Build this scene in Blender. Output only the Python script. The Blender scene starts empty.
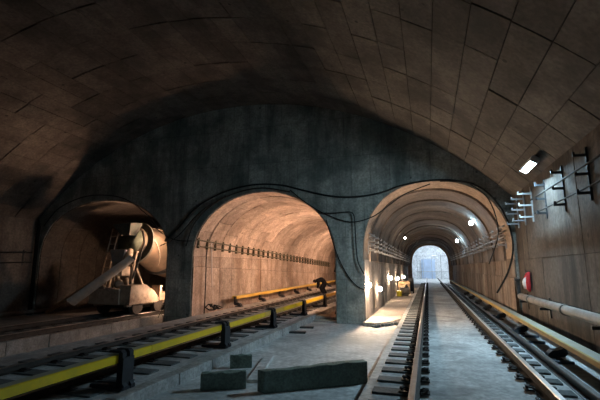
import bpy, bmesh, math, random
from mathutils import Vector, Matrix, Euler
random.seed(7)
SC = bpy.context.scene
COL = SC.collection
R = math.radians

# ------------------------------------------------------------------ camera
F_PX, VX, VY, CAM_H = 400.0, 428.0, 268.0, 1.72      # focal length and track vanishing point in photo pixels
TH = math.atan((VY - 200) / F_PX)                    # pitch up
PS = math.atan((VX - 300) / F_PX * math.cos(TH))     # yaw to the left of the tracks
cd = bpy.data.cameras.new('camera'); cam = bpy.data.objects.new('camera', cd); COL.objects.link(cam)
cd.sensor_width = 36.0; cd.lens = 36.0 * F_PX / 600.0; cd.clip_end = 300
cam.location = (0, 0, CAM_H); cam.rotation_euler = (math.pi / 2 + TH, 0, PS)
SC.camera = cam

# ------------------------------------------------------------------ world and exposure (underground: next to no sky)
w = bpy.data.worlds.new('world'); SC.world = w; w.use_nodes = True
w.node_tree.nodes['Background'].inputs[0].default_value = (0.55, 0.75, 1.0, 1)
w.node_tree.nodes['Background'].inputs[1].default_value = 0.004
SC.view_settings.view_transform = 'Standard'
SC.view_settings.look = 'None'
SC.view_settings.exposure = 0.0
SC.view_settings.gamma = 1.0
SC.view_settings.use_curve_mapping = False

# lamp powers in watts, one place to tune them
P_VAULT = 310       # cool fixture under the vault
P_VAULT_REAR = 30  # the same fixtures behind the photographer
P_BULB = 85         # bare bulbs on the right tunnel's wall
P_MID = 140         # work lamp at the mouth of the middle tunnel
P_MID2 = 290        # work lamps deeper in the middle tunnel
P_LEFT = 110        # upper work lamp of the left tunnel
P_LEFT2 = 60        # lower work lamp of the left tunnel
P_TUN = 55          # cool lamps of the right tunnel
P_HALL = 560        # lamps of the hall at the far end
COOL = (0.53, 0.82, 1.0); WARM = (1.0, 0.61, 0.40); WARM2 = (1.0, 0.72, 0.48)
P_BULB_NEAR = 400    # first bulb at the tunnel mouth

# ------------------------------------------------------------------ photo pixel -> point on a known plane
CF = Vector((-math.sin(PS) * math.cos(TH), math.cos(PS) * math.cos(TH), math.sin(TH)))
CR = Vector((math.cos(PS), math.sin(PS), 0)); CU = CR.cross(CF); CC = Vector((0, 0, CAM_H))
def ray(x, y): return CF + CR * ((x - 300) / F_PX) + CU * ((200 - y) / F_PX)
def onX(x, y, X): d = ray(x, y); return CC + d * (X / d.x)
def onY(x, y, Y): d = ray(x, y); return CC + d * (Y / d.y)
def onZ(x, y, Z): d = ray(x, y); return CC + d * ((Z - CAM_H) / d.z)

# ------------------------------------------------------------------ materials
def nodes(name):
    m = bpy.data.materials.new(name); m.use_nodes = True
    nt = m.node_tree; return m, nt, nt.nodes['Principled BSDF'], nt.nodes.new, nt.links.new
def ramp(nt, stops):
    n = nt.nodes.new('ShaderNodeValToRGB'); e = n.color_ramp.elements
    while len(e) < len(stops): e.new(0.5)
    for k, (p, c) in enumerate(stops): e[k].position = p; e[k].color = (*c, 1)
    return n
def mixc(nt, fac, a, b, mode='MIX'):
    n = nt.nodes.new('ShaderNodeMix'); n.data_type = 'RGBA'; n.blend_type = mode
    for s, v in ((n.inputs[0], fac), (n.inputs[6], a), (n.inputs[7], b)):
        if hasattr(v, 'links') or hasattr(v, 'is_linked'): nt.links.new(v, s)
        elif isinstance(v, tuple): s.default_value = (*v, 1)
        else: s.default_value = v
    return n.outputs[2]
def concrete(name, dark, light, scale=1.0, rough=0.85, streak=0.0, streak_col=None, bump=0.25, rnd=0.0,
             boards=None, spots=0.0, stain=None, stain_amt=0.0, sfreq=1.0):
    """mottled concrete: big stains, fine grain, optional vertical run marks, formwork board marks and tie-bolt spots"""
    m, nt, bs, new, link = nodes(name)
    tc = new('ShaderNodeTexCoord'); geo = new('ShaderNodeNewGeometry'); pos = geo.outputs['Position']
    n1 = new('ShaderNodeTexNoise'); n1.inputs['Scale'].default_value = 0.55 * scale; n1.inputs['Detail'].default_value = 8
    n1.inputs['Roughness'].default_value = 0.62; link(pos, n1.inputs['Vector'])
    r1 = ramp(nt, [(0.30, dark), (0.68, light)]); link(n1.outputs['Fac'], r1.inputs[0]); c = r1.outputs[0]
    n2 = new('ShaderNodeTexNoise'); n2.inputs['Scale'].default_value = 14 * scale; n2.inputs['Detail'].default_value = 6
    link(pos, n2.inputs['Vector'])
    r2 = ramp(nt, [(0.28, (0.6,) * 3), (0.72, (1.35,) * 3)]); link(n2.outputs['Fac'], r2.inputs[0])
    c = mixc(nt, 0.8, c, r2.outputs[0], 'MULTIPLY')
    if stain:
        n5 = new('ShaderNodeTexNoise'); n5.inputs['Scale'].default_value = 0.9 * scale; n5.inputs['Detail'].default_value = 5
        mp5 = new('ShaderNodeMapping'); mp5.inputs['Location'].default_value = (7.3, 3.1, 1.7); link(pos, mp5.inputs[0]); link(mp5.outputs[0], n5.inputs['Vector'])
        r5 = ramp(nt, [(0.50, (0, 0, 0)), (0.62, (stain_amt,) * 3)]); link(n5.outputs['Fac'], r5.inputs[0])
        c = mixc(nt, r5.outputs[0], c, stain)
    if streak:
        mp = new('ShaderNodeMapping'); mp.inputs['Scale'].default_value = (0.95 * scale * sfreq, 0.95 * scale * sfreq, 0.16); link(pos, mp.inputs[0])
        n3 = new('ShaderNodeTexNoise'); n3.inputs['Scale'].default_value = 1.6; n3.inputs['Detail'].default_value = 9; n3.inputs['Roughness'].default_value = 0.68; link(mp.outputs[0], n3.inputs['Vector'])
        r3 = ramp(nt, [(0.44, (0, 0, 0)), (0.64, (streak,) * 3)]); link(n3.outputs['Fac'], r3.inputs[0])
        c = mixc(nt, r3.outputs[0], c, streak_col or tuple(x * 0.4 for x in dark))
    if spots:
        v = new('ShaderNodeTexVoronoi'); v.inputs['Scale'].default_value = 1.5; link(pos, v.inputs['Vector'])
        rv = ramp(nt, [(0.05, (spots,) * 3), (0.075, (0, 0, 0))]); link(v.outputs['Distance'], rv.inputs[0])
        c = mixc(nt, rv.outputs[0], c, tuple(x * 0.25 for x in dark))
    n6 = new('ShaderNodeTexNoise'); n6.inputs['Scale'].default_value = 3.4 * scale; n6.inputs['Detail'].default_value = 9; n6.inputs['Roughness'].default_value = 0.7; link(pos, n6.inputs['Vector'])
    r6 = ramp(nt, [(0.34, (0.62,) * 3), (0.62, (1.12,) * 3)]); link(n6.outputs['Fac'], r6.inputs[0]); c = mixc(nt, 0.75, c, r6.outputs[0], 'MULTIPLY')
    h = n2.outputs['Fac']
    if boards:
        bw, bh = boards
        sx = new('ShaderNodeSeparateXYZ'); link(pos, sx.inputs[0]); cx = new('ShaderNodeCombineXYZ')
        ad = new('ShaderNodeMath'); ad.operation = 'ADD'; link(sx.outputs[0], ad.inputs[0]); link(sx.outputs[1], ad.inputs[1])
        link(ad.outputs[0], cx.inputs[0]); link(sx.outputs[2], cx.inputs[1])
        bt = new('ShaderNodeTexBrick'); bt.offset = 0.37; bt.inputs['Scale'].default_value = 1.0
        bt.inputs['Brick Width'].default_value = bw; bt.inputs['Row Height'].default_value = bh; bt.inputs['Mortar Size'].default_value = 0.012
        bt.inputs['Color1'].default_value = (0.90, 0.90, 0.90, 1); bt.inputs['Color2'].default_value = (1.06, 1.06, 1.06, 1); bt.inputs['Mortar'].default_value = (0.65, 0.65, 0.65, 1)
        link(cx.outputs[0], bt.inputs['Vector']); c = mixc(nt, 0.85, c, bt.outputs['Color'], 'MULTIPLY')
    if rnd:
        oi = new('ShaderNodeObjectInfo')
        rr = ramp(nt, [(0.0, (1 - rnd,) * 3), (1.0, (1 + rnd,) * 3)]); link(oi.outputs['Random'], rr.inputs[0])
        c = mixc(nt, 1.0, c, rr.outputs[0], 'MULTIPLY')
    link(c, bs.inputs['Base Color']); bs.inputs['Roughness'].default_value = rough
    bp = new('ShaderNodeBump'); bp.inputs['Strength'].default_value = bump; bp.inputs['Distance'].default_value = 0.02
    link(h, bp.inputs['Height']); link(bp.outputs[0], bs.inputs['Normal'])
    return m
def plain(name, col, rough=0.6, metal=0.0, var=0.25, scale=9.0, wear=None, wear_amt=0.6):
    m, nt, bs, new, link = nodes(name)
    tc = new('ShaderNodeTexCoord'); n = new('ShaderNodeTexNoise'); n.inputs['Scale'].default_value = scale; n.inputs['Detail'].default_value = 6
    link(tc.outputs['Object'], n.inputs['Vector'])
    r = ramp(nt, [(0.3, tuple(x * (1 - var) for x in col)), (0.7, tuple(x * (1 + var) for x in col))]); link(n.outputs['Fac'], r.inputs[0]); c = r.outputs[0]
    if wear:
        n2 = new('ShaderNodeTexNoise'); n2.inputs['Scale'].default_value = scale * 0.6; n2.inputs['Detail'].default_value = 9; n2.inputs['Roughness'].default_value = 0.7
        mp = new('ShaderNodeMapping'); mp.inputs['Location'].default_value = (3, 5, 1); link(tc.outputs['Object'], mp.inputs[0]); link(mp.outputs[0], n2.inputs['Vector'])
        r2 = ramp(nt, [(0.48, (0, 0, 0)), (0.66, (wear_amt,) * 3)]); link(n2.outputs['Fac'], r2.inputs[0]); c = mixc(nt, r2.outputs[0], c, wear)
    link(c, bs.inputs['Base Color']); bs.inputs['Roughness'].default_value = rough; bs.inputs['Metallic'].default_value = metal
    return m
def glow(name, col, strength):
    m, nt, bs, new, link = nodes(name)
    bs.inputs['Base Color'].default_value = (*col, 1); bs.inputs['Emission Color'].default_value = (*col, 1)
    bs.inputs['Emission Strength'].default_value = strength; return m

M = {}
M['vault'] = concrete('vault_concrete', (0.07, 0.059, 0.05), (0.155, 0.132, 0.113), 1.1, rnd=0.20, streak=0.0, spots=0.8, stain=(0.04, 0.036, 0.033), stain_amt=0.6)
M['joint'] = concrete('joint_mortar', (0.03, 0.026, 0.022), (0.06, 0.05, 0.045))
M['head'] = concrete('headwall_concrete', (0.23, 0.235, 0.205), (0.52, 0.51, 0.455), 1.1, streak=0.7, streak_col=(0.08, 0.092, 0.088), boards=(0.62, 1.35), spots=0.8, stain=(0.13, 0.165, 0.148), stain_amt=0.65, bump=0.6)
M['wallr'] = concrete('cavern_wall_concrete', (0.055, 0.043, 0.035), (0.19, 0.158, 0.132), 0.9, streak=1.0, sfreq=1.15, streak_col=(0.02, 0.017, 0.015), spots=0.6, stain=(0.07, 0.05, 0.04), stain_amt=0.6, rnd=0.12)
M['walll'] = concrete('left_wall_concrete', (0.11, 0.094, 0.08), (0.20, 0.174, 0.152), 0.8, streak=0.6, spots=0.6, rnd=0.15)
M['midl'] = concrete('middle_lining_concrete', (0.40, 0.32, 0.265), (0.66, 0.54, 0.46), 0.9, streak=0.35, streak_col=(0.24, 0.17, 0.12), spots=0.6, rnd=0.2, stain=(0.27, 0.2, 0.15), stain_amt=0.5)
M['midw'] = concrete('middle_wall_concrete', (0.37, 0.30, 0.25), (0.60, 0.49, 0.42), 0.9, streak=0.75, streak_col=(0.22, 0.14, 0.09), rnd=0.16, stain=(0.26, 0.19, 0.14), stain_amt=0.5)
M['leftl'] = concrete('left_lining_concrete', (0.10, 0.082, 0.068), (0.18, 0.15, 0.125), 0.8, rnd=0.12, spots=0.5)  # base colour lowered to stand in for the wagon's shadow on the lining
M['ring'] = concrete('tunnel_ring_concrete', (0.085, 0.066, 0.054), (0.20, 0.155, 0.127), 1.0, rnd=0.4, stain=(0.06, 0.045, 0.04), stain_amt=0.6)
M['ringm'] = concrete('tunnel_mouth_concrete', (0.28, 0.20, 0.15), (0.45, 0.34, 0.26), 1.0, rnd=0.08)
M['rust'] = concrete('rust_stained_wall', (0.17, 0.12, 0.09), (0.31, 0.235, 0.185), 0.9, streak=0.95, sfreq=1.1, streak_col=(0.07, 0.045, 0.033), rnd=0.22, stain=(0.36, 0.32, 0.28), stain_amt=0.7)
M['greyw'] = concrete('grey_tunnel_wall', (0.25, 0.22, 0.20), (0.42, 0.38, 0.35), 0.9, streak=0.8, sfreq=1.6, streak_col=(0.10, 0.08, 0.07), rnd=0.14)
M['floor'] = concrete('platform_concrete', (0.44, 0.45, 0.45), (0.68, 0.685, 0.68), 0.8, rough=0.75, stain=(0.32, 0.33, 0.33), stain_amt=0.6)
M['bed'] = concrete('trackbed_concrete', (0.36, 0.37, 0.375), (0.60, 0.605, 0.60), 1.2, rough=0.7, stain=(0.2, 0.2, 0.2), stain_amt=0.6)
M['kerb'] = concrete('kerb_concrete', (0.27, 0.265, 0.26), (0.50, 0.49, 0.475), 1.6, streak=0.5, streak_col=(0.2, 0.19, 0.18))
M['dirt'] = concrete('dirty_floor', (0.17, 0.16, 0.15), (0.33, 0.32, 0.30), 1.0, stain=(0.1, 0.1, 0.1), stain_amt=0.7)
M['walk'] = concrete('walkway_concrete', (0.36, 0.31, 0.27), (0.55, 0.48, 0.43), 1.3)
M['sleeper'] = concrete('sleeper_concrete', (0.07, 0.08, 0.083), (0.15, 0.16, 0.16), 3.0, rnd=0.15)
M['moss'] = concrete('green_block_concrete', (0.11, 0.15, 0.125), (0.21, 0.27, 0.235), 2.2, bump=0.8)
M['railside'] = plain('rusty_rail_steel', (0.042, 0.036, 0.032), 0.85, 0.1, 0.35)
M['railhead'] = plain('worn_rail_head', (0.42, 0.38, 0.36), 0.38, 0.85, 0.15, wear=(0.26, 0.2, 0.16), wear_amt=0.45)
M['clip'] = plain('black_fastener', (0.022, 0.02, 0.02), 0.6, 0.3)
M['groove'] = plain('rusty_gap', (0.10, 0.045, 0.022), 0.9, 0, 0.4)
M['yellow'] = plain('yellow_cover', (0.80, 0.56, 0.010), 0.42, 0, 0.10, 2.5, wear=(0.42, 0.34, 0.06), wear_amt=0.5)
M['covertop'] = plain('dusty_cover_top', (0.36, 0.35, 0.29), 0.65, 0, 0.12, 3, wear=(0.42, 0.34, 0.12), wear_amt=0.35)
M['ochre_r'] = plain('dusty_ochre_cover', (0.46, 0.32, 0.075), 0.6, 0, 0.15, 3, wear=(0.34, 0.28, 0.17), wear_amt=0.5)
M['kerbdark'] = concrete('dark_kerb_concrete', (0.17, 0.165, 0.16), (0.32, 0.315, 0.305), 1.6, streak=0.6, streak_col=(0.11, 0.105, 0.10))  # darker tone of the kerb concrete, for the left kerb
M['ochre'] = plain('ochre_cover', (0.66, 0.44, 0.07), 0.5, 0, 0.12, 3, wear=(0.5, 0.4, 0.2), wear_amt=0.5)
M['black'] = plain('black_bracket', (0.014, 0.017, 0.023), 0.65, 0, 0.3)
M['plate'] = plain('dark_blue_plate', (0.035, 0.05, 0.075), 0.5, 0.3, 0.3)
M['cable'] = plain('cable_rubber', (0.008, 0.009, 0.009), 0.85, 0, 0.2)
M['galv'] = plain('galvanised_steel', (0.34, 0.35, 0.36), 0.45, 0.6, 0.15)
M['darksteel'] = plain('dark_steel', (0.055, 0.056, 0.056), 0.5, 0.5, 0.3)
M['rustrack'] = plain('rack_steel', (0.13, 0.12, 0.085), 0.65, 0.3, 0.3)
M['pipe'] = plain('dusty_pipe', (0.23, 0.205, 0.185), 0.6, 0.1, 0.2, 5, wear=(0.12, 0.1, 0.085))
M['lampbox'] = plain('lamp_housing', (0.5, 0.52, 0.54), 0.4, 0.2, 0.1)
M['red'] = plain('red_cloth', (0.55, 0.02, 0.025), 0.8, 0, 0.3)
M['whitecloth'] = plain('white_cloth', (0.75, 0.7, 0.68), 0.85, 0, 0.1)
M['wagon'] = plain('wagon_paint', (0.36, 0.29, 0.22), 0.7, 0.1, 0.25, 4, wear=(0.14, 0.09, 0.06), wear_amt=0.8)
M['drum'] = plain('drum_paint', (0.12, 0.088, 0.06), 0.8, 0.1, 0.3, 3, wear=(0.2, 0.13, 0.08), wear_amt=0.8)
M['chute'] = plain('chute_steel', (0.30, 0.30, 0.29), 0.5, 0.4, 0.25, 4, wear=(0.45, 0.36, 0.27), wear_amt=0.6)
M['tarp'] = plain('green_tarp', (0.075, 0.088, 0.062), 0.85, 0, 0.3)
M['hopper'] = plain('dark_green_steel', (0.035, 0.043, 0.036), 0.85, 0, 0.4, 5, wear=(0.12, 0.1, 0.075), wear_amt=0.6)
M['cloth'] = plain('black_workwear', (0.006, 0.006, 0.007), 0.95, 0, 0.3, 20)
M['cloth'].node_tree.nodes['Principled BSDF'].inputs['Specular IOR Level'].default_value = 0.05
M['skin'] = plain('skin', (0.45, 0.27, 0.19), 0.55, 0, 0.1)
M['glove'] = plain('work_glove', (0.35, 0.30, 0.24), 0.85, 0, 0.2)
M['white'] = concrete('pale_hall_wall', (0.74, 0.76, 0.78), (0.80, 0.82, 0.84), 0.6, rough=0.7)
M['bluesheet'] = plain('blue_sheet', (0.42, 0.52, 0.68), 0.6, 0, 0.15, 1.5)
M['wood'] = plain('rough_timber', (0.36, 0.24, 0.14), 0.8, 0, 0.3, 6)
M['bucket'] = plain('yellow_bucket', (0.75, 0.60, 0.03), 0.5, 0, 0.1)
M['paper'] = plain('pale_sheet', (0.6, 0.52, 0.44), 0.8, 0, 0.15)

# ------------------------------------------------------------------ mesh helpers
class MB:
    def __init__(s): s.v = []; s.f = []; s.m = []; s.mi = 0
    def add(s, vs, fs):
        b = len(s.v); s.v += [tuple(p) for p in vs]; s.f += [[b + i for i in f] for f in fs]; s.m += [s.mi] * len(fs); return s
    def box(s, x0, x1, y0, y1, z0, z1):
        return s.add([(x0, y0, z0), (x1, y0, z0), (x1, y1, z0), (x0, y1, z0), (x0, y0, z1), (x1, y0, z1), (x1, y1, z1), (x0, y1, z1)],
                     [(3, 2, 1, 0), (4, 5, 6, 7), (0, 1, 5, 4), (1, 2, 6, 5), (2, 3, 7, 6), (3, 0, 4, 7)])
    def prism(s, poly, a, b, axis='y'):
        def P(u, v, t): return (u, t, v) if axis == 'y' else ((t, u, v) if axis == 'x' else (u, v, t))
        n = len(poly); vs = [P(u, v, a) for u, v in poly] + [P(u, v, b) for u, v in poly]
        fs = [[i, (i + 1) % n, n + (i + 1) % n, n + i] for i in range(n)] + [list(range(n))[::-1], [n + i for i in range(n)]]
        return s.add(vs, fs)
    def tube(s, pts, r, n=8, cap=True):
        pts = [Vector(p) for p in pts]; rs = r if isinstance(r, (list, tuple)) else [r] * len(pts)
        vs = []; up = None
        for i, p in enumerate(pts):
            t = (pts[min(i + 1, len(pts) - 1)] - pts[max(i - 1, 0)]).normalized()
            if up is None: up = Vector((0, 0, 1)) if abs(t.z) < 0.9 else Vector((1, 0, 0))
            a = up - t * up.dot(t); a.normalize(); up = a; b = t.cross(a)
            vs += [p + (a * math.cos(2 * math.pi * k / n) + b * math.sin(2 * math.pi * k / n)) * rs[i] for k in range(n)]
        fs = [[i * n + k, i * n + (k + 1) % n, (i + 1) * n + (k + 1) % n, (i + 1) * n + k] for i in range(len(pts) - 1) for k in range(n)]
        if cap: fs += [list(range(n))[::-1], [(len(pts) - 1) * n + k for k in range(n)]]
        return s.add(vs, fs)
    def ball(s, c, r, sx=1, sy=1, sz=1, n=12):
        c = Vector(c); vs = []; fs = []; m = n // 2
        for i in range(m + 1):
            a = math.pi * i / m
            for k in range(n):
                b = 2 * math.pi * k / n
                vs.append((c.x + r * sx * math.sin(a) * math.cos(b), c.y + r * sy * math.sin(a) * math.sin(b), c.z + r * sz * math.cos(a)))
        for i in range(m):
            for k in range(n): fs.append([i * n + k, (i + 1) * n + k, (i + 1) * n + (k + 1) % n, i * n + (k + 1) % n])
        return s.add(vs, fs)
    def grid(s, rows):
        n = len(rows[0]); vs = [p for r_ in rows for p in r_]
        return s.add(vs, [[i * n + k, i * n + k + 1, (i + 1) * n + k + 1, (i + 1) * n + k] for i in range(len(rows) - 1) for k in range(n - 1)])
    def mesh(s, name, mats, smooth=False):
        me = bpy.data.meshes.new(name); me.from_pydata(s.v, [], s.f)
        for m in (mats if isinstance(mats, (list, tuple)) else [mats]): me.materials.append(M[m])
        for p, i in zip(me.polygons, s.m): p.material_index = i; p.use_smooth = smooth
        bm = bmesh.new(); bm.from_mesh(me); bmesh.ops.remove_doubles(bm, verts=bm.verts, dist=1e-5); bmesh.ops.recalc_face_normals(bm, faces=bm.faces); bm.to_mesh(me); bm.free()
        me.update(); return me
    def build(s, name, mats, parent=None, smooth=False, loc=None, rot=None):
        return link(name, s.mesh(name, mats, smooth), parent, loc, rot)
def link(name, me, parent=None, loc=None, rot=None):
    o = bpy.data.objects.new(name, me); COL.objects.link(o)
    if parent is not None: o.parent = parent
    if loc is not None: o.location = loc
    if rot is not None: o.rotation_euler = rot
    return o
def tag(o, label, cat, group=None):
    o['label'] = label; o['category'] = cat
    if group: o['group'] = group
    return o
def thing(name, label, cat, loc=(0, 0, 0), rot=(0, 0, 0), group=None):
    o = bpy.data.objects.new(name, None); COL.objects.link(o); o.location = loc; o.rotation_euler = rot; o.empty_display_size = 0.1
    return tag(o, label, cat, group)
def struct(o, label=None):
    o['kind'] = 'structure'
    if label: o['label'] = label
    return o
def bevel(o, wd=0.01, seg=2):
    b = o.modifiers.new('bevel', 'BEVEL'); b.width = wd; b.segments = seg; b.limit_method = 'ANGLE'; return o

# ------------------------------------------------------------------ the cavern
D = 12.8                       # plane of the headwall with the three tunnel mouths
XL, XR = -15.72, 2.445          # cavern side walls
YB = -14.0                     # cavern end behind the photographer
VC, VH, VS, VA = -6.62, 9.10, 3.72, 7.66      # vault centre line, half span, springing and crown height
VR = (VH * VH + (VA - VS) ** 2) / (2 * (VA - VS)); VZ = VA - VR
VANG = math.asin(VH / VR)
def vault_z(x): return VZ + math.sqrt(max(0.0, VR * VR - (x - VC) ** 2))
def vault_pt(x, y, off=0.0):
    a = math.asin((x - VC) / VR); return Vector((VC + (VR - off) * math.sin(a), y, VZ + (VR - off) * math.cos(a)))

# shell of the vault, recessed behind the lining blocks
mb = MB(); n = 48
angs = [-VANG - 0.03 + (2 * VANG + 0.06) * i / n for i in range(n + 1)]
mb.grid([[(VC + (VR + 0.06) * math.sin(a), y, VZ + (VR + 0.06) * math.cos(a)) for a in angs] for y in (YB - 0.2, -6, 0, D + 0.3)])
mb.grid([[(VC + (VR + 0.45) * math.sin(a), y, VZ + (VR + 0.45) * math.cos(a)) for a in angs] for y in (YB - 0.2, -6, 0, D + 0.3)])
rr0 = [-VANG + 2 * VANG * i / n for i in range(n + 1)]
ya = D - 8 * 1.06 - .008
mb.mi = 1; mb.grid([[(VC + VR * math.sin(a), y, VZ + VR * math.cos(a)) for a in rr0] for y in (YB, -6, ya)]); mb.grid([[(VC + (VR + t_) * math.sin(a), ya, VZ + (VR + t_) * math.cos(a)) for a in rr0] for t_ in (0, .06)])
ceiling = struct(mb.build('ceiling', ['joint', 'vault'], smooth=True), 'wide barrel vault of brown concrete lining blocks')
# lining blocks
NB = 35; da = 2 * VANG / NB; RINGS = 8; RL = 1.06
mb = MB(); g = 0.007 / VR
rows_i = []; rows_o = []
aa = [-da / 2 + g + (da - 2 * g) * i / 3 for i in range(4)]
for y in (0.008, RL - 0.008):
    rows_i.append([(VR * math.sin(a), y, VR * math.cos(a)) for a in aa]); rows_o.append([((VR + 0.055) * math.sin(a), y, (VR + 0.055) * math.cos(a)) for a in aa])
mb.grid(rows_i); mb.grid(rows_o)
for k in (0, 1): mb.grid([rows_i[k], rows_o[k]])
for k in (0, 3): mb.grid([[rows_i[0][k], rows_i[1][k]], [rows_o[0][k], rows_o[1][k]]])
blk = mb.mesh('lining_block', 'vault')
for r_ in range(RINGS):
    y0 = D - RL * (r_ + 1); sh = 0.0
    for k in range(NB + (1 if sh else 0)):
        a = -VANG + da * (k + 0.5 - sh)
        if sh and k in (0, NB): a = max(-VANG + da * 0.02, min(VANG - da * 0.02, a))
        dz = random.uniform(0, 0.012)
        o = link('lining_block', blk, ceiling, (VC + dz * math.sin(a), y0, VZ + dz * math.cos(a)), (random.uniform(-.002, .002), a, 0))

# side walls of the cavern, cast in panels
def panel_wall(name, X, sgn, mat, y0, y1, step, rows, label, detail_from):
    mb = MB(); mb.box(min(X + sgn * 0.04, X + sgn * 0.5), max(X + sgn * 0.04, X + sgn * 0.5), YB, y1, -0.7, VS + 0.35)
    wobj = struct(mb.build(name, 'joint'), label)
    y = y1
    while y > YB + 0.1:
        d = step * random.uniform(0.9, 1.1) if y > detail_from else 4.0
        ya = max(y - d, YB)
        for z0, z1 in rows:
            p = MB(); off = random.uniform(0, 0.008)
            p.box(min(X + sgn * off, X + sgn * 0.045), max(X + sgn * off, X + sgn * 0.045), ya + 0.003, y - 0.003, z0 + 0.003, z1 - 0.003)
            p.build('wall_panel', mat, wobj)
        y = ya
    return wobj
wall_right = panel_wall('wall_right', XR, 1, 'wallr', 0, D, 1.35, [(-0.7, 1.95), (1.95, VS + 0.1)], 'streaked brown concrete side wall of the cavern on the right', 3)
wall_left = panel_wall('wall_left', XL, -1, 'walll', 0, D, 1.3, [(-0.7, 2.3), (2.3, VS + 0.1)], 'dim concrete side wall of the cavern on the left', 4)
mb = MB(); mb.box(XL - 0.4, XR + 0.4, YB - 0.5, YB, -0.7, VA + 0.2); struct(mb.build('wall_back', 'walll'), 'concrete end wall behind the photographer')

# tunnel mouths: centre, half width, springing, crown, exponent
ARCH = {'right': (0.215, 2.175, 2.05, 4.40, 2.3), 'middle': (-5.48, 2.66, 2.15, 4.40, 2.0), 'left': (-12.32, 3.13, 2.15, 4.43, 2.15)}
def arch_z(k, x, shrink=0.0):
    c, h, s, a, e = ARCH[k]; h -= shrink; a -= shrink
    t = min(1.0, abs(x - c) / h); return s + (a - s) * (1 - t ** e) ** (1 / e)
# headwall: strips from the arch (or the ground) up to the vault
mb = MB(); xs = set()
for k in ARCH:
    c, h, s, a, e = ARCH[k]
    for i in range(41): xs.add(round(c - h * math.cos(math.pi * i / 40), 4))
xs |= {XL - 0.2, XR + 0.2}; xs |= {round(XL + i * 0.5, 4) for i in range(1, 36)}
xs = sorted(xs)
def low(x0, x1):
    xm = (x0 + x1) / 2
    for k in ARCH:
        c, h, *_ = ARCH[k]
        if abs(xm - c) < h: return arch_z(k, x0) if abs(x0 - c) <= h + 1e-3 else 0, arch_z(k, x1)
    return -0.7, -0.7
TKH = 0.35
for x0, x1 in zip(xs, xs[1:]):
    if x1 - x0 < 1e-4: continue
    b0, b1 = low(x0, x1)
    t0, t1 = vault_z(max(min(x0, VC + VH), VC - VH)) + 0.1, vault_z(max(min(x1, VC + VH), VC - VH)) + 0.1
    for Y in (D, D + TKH): mb.add([(x0, Y, b0), (x1, Y, b1), (x1, Y, t1), (x0, Y, t0)], [(0, 1, 2, 3)])
    mb.add([(x0, D, b0), (x1, D, b1), (x1, D + TKH, b1), (x0, D + TKH, b0)], [(0, 1, 2, 3)])
for k in ARCH:
    c, h, s, a, e = ARCH[k]
    for x in (c - h, c + h): mb.add([(x, D, -0.7), (x, D, s), (x, D + TKH, s), (x, D + TKH, -0.7)], [(0, 1, 2, 3)])
headwall = struct(mb.build('wall_head', 'head'), 'grey green concrete headwall pierced by three arched tunnel mouths')

# ------------------------------------------------------------------ tunnel linings
def profile(k, shrink=0.0, nseg=26, zb=-0.6, spring=None):
    """points of a horseshoe from the left foot over the crown to the right foot"""
    c, h, s, a, e = ARCH[k]; h -= shrink; a -= shrink
    p = [(c - h, zb), (c - h, s)]
    for i in range(1, nseg): x = c - h * math.cos(math.pi * i / nseg); p.append((x, arch_z(k, x, shrink)))
    return p + [(c + h, s), (c + h, zb)]
def shell(name, k, y0, y1, shrink, mat, label):
    mb = MB(); p = profile(k, shrink); q = profile(k, shrink - 0.25)
    A = [[(x, y, z) for x, z in p] for y in (y0, y1)]; B = [[(x, y, z) for x, z in q] for y in (y0, y1)]
    mb.grid(A); mb.grid(B)
    for i in (0, 1): mb.grid([A[i], B[i]])
    for i in (0, -1): mb.grid([[A[0][i], A[1][i]], [B[0][i], B[1][i]]])
    return struct(mb.build(name, mat), label)
def resample(p, d0, d1, step=0.25):
    """piece of a polyline between two arc lengths"""
    out = []; acc = 0
    L = [0]
    for a, b in zip(p, p[1:]): acc += math.hypot(b[0] - a[0], b[1] - a[1]); L.append(acc)
    nn = max(1, int((d1 - d0) / step))
    for i in range(nn + 1):
        d = d0 + (d1 - d0) * i / nn
        for j in range(len(p) - 1):
            if L[j] <= d <= L[j + 1] + 1e-9:
                t = (d - L[j]) / max(1e-9, L[j + 1] - L[j]); out.append((p[j][0] + (p[j + 1][0] - p[j][0]) * t, p[j][1] + (p[j + 1][1] - p[j][1]) * t)); break
    return out
def plen(p): return sum(math.hypot(b[0] - a[0], b[1] - a[1]) for a, b in zip(p, p[1:]))
def curved_piece(name, k, pts, y0, y1, proud, mat, parent, gap=0.012):
    """slab following a stretch of the tunnel profile"""
    c, h, s, a, e = ARCH[k]
    def inw(p):
        v = Vector((c - p[0], (1.6 if p[1] > s else p[1]) - p[1])); v.normalize(); return (p[0] + v.x * proud, p[1] + v.y * proud)
    q = [inw(p) for p in pts]; mb = MB()
    A = [[(x, y, z) for x, z in q] for y in (y0 + gap, y1 - gap)]; B = [[(x, y, z) for x, z in pts] for y in (y0 + gap, y1 - gap)]
    mb.grid(A)
    for i in (0, 1): mb.grid([A[i], B[i]])
    for i in (0, -1): mb.grid([[A[0][i], A[1][i]], [B[0][i], B[1][i]]])
    return mb.build(name, mat, parent)

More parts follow.
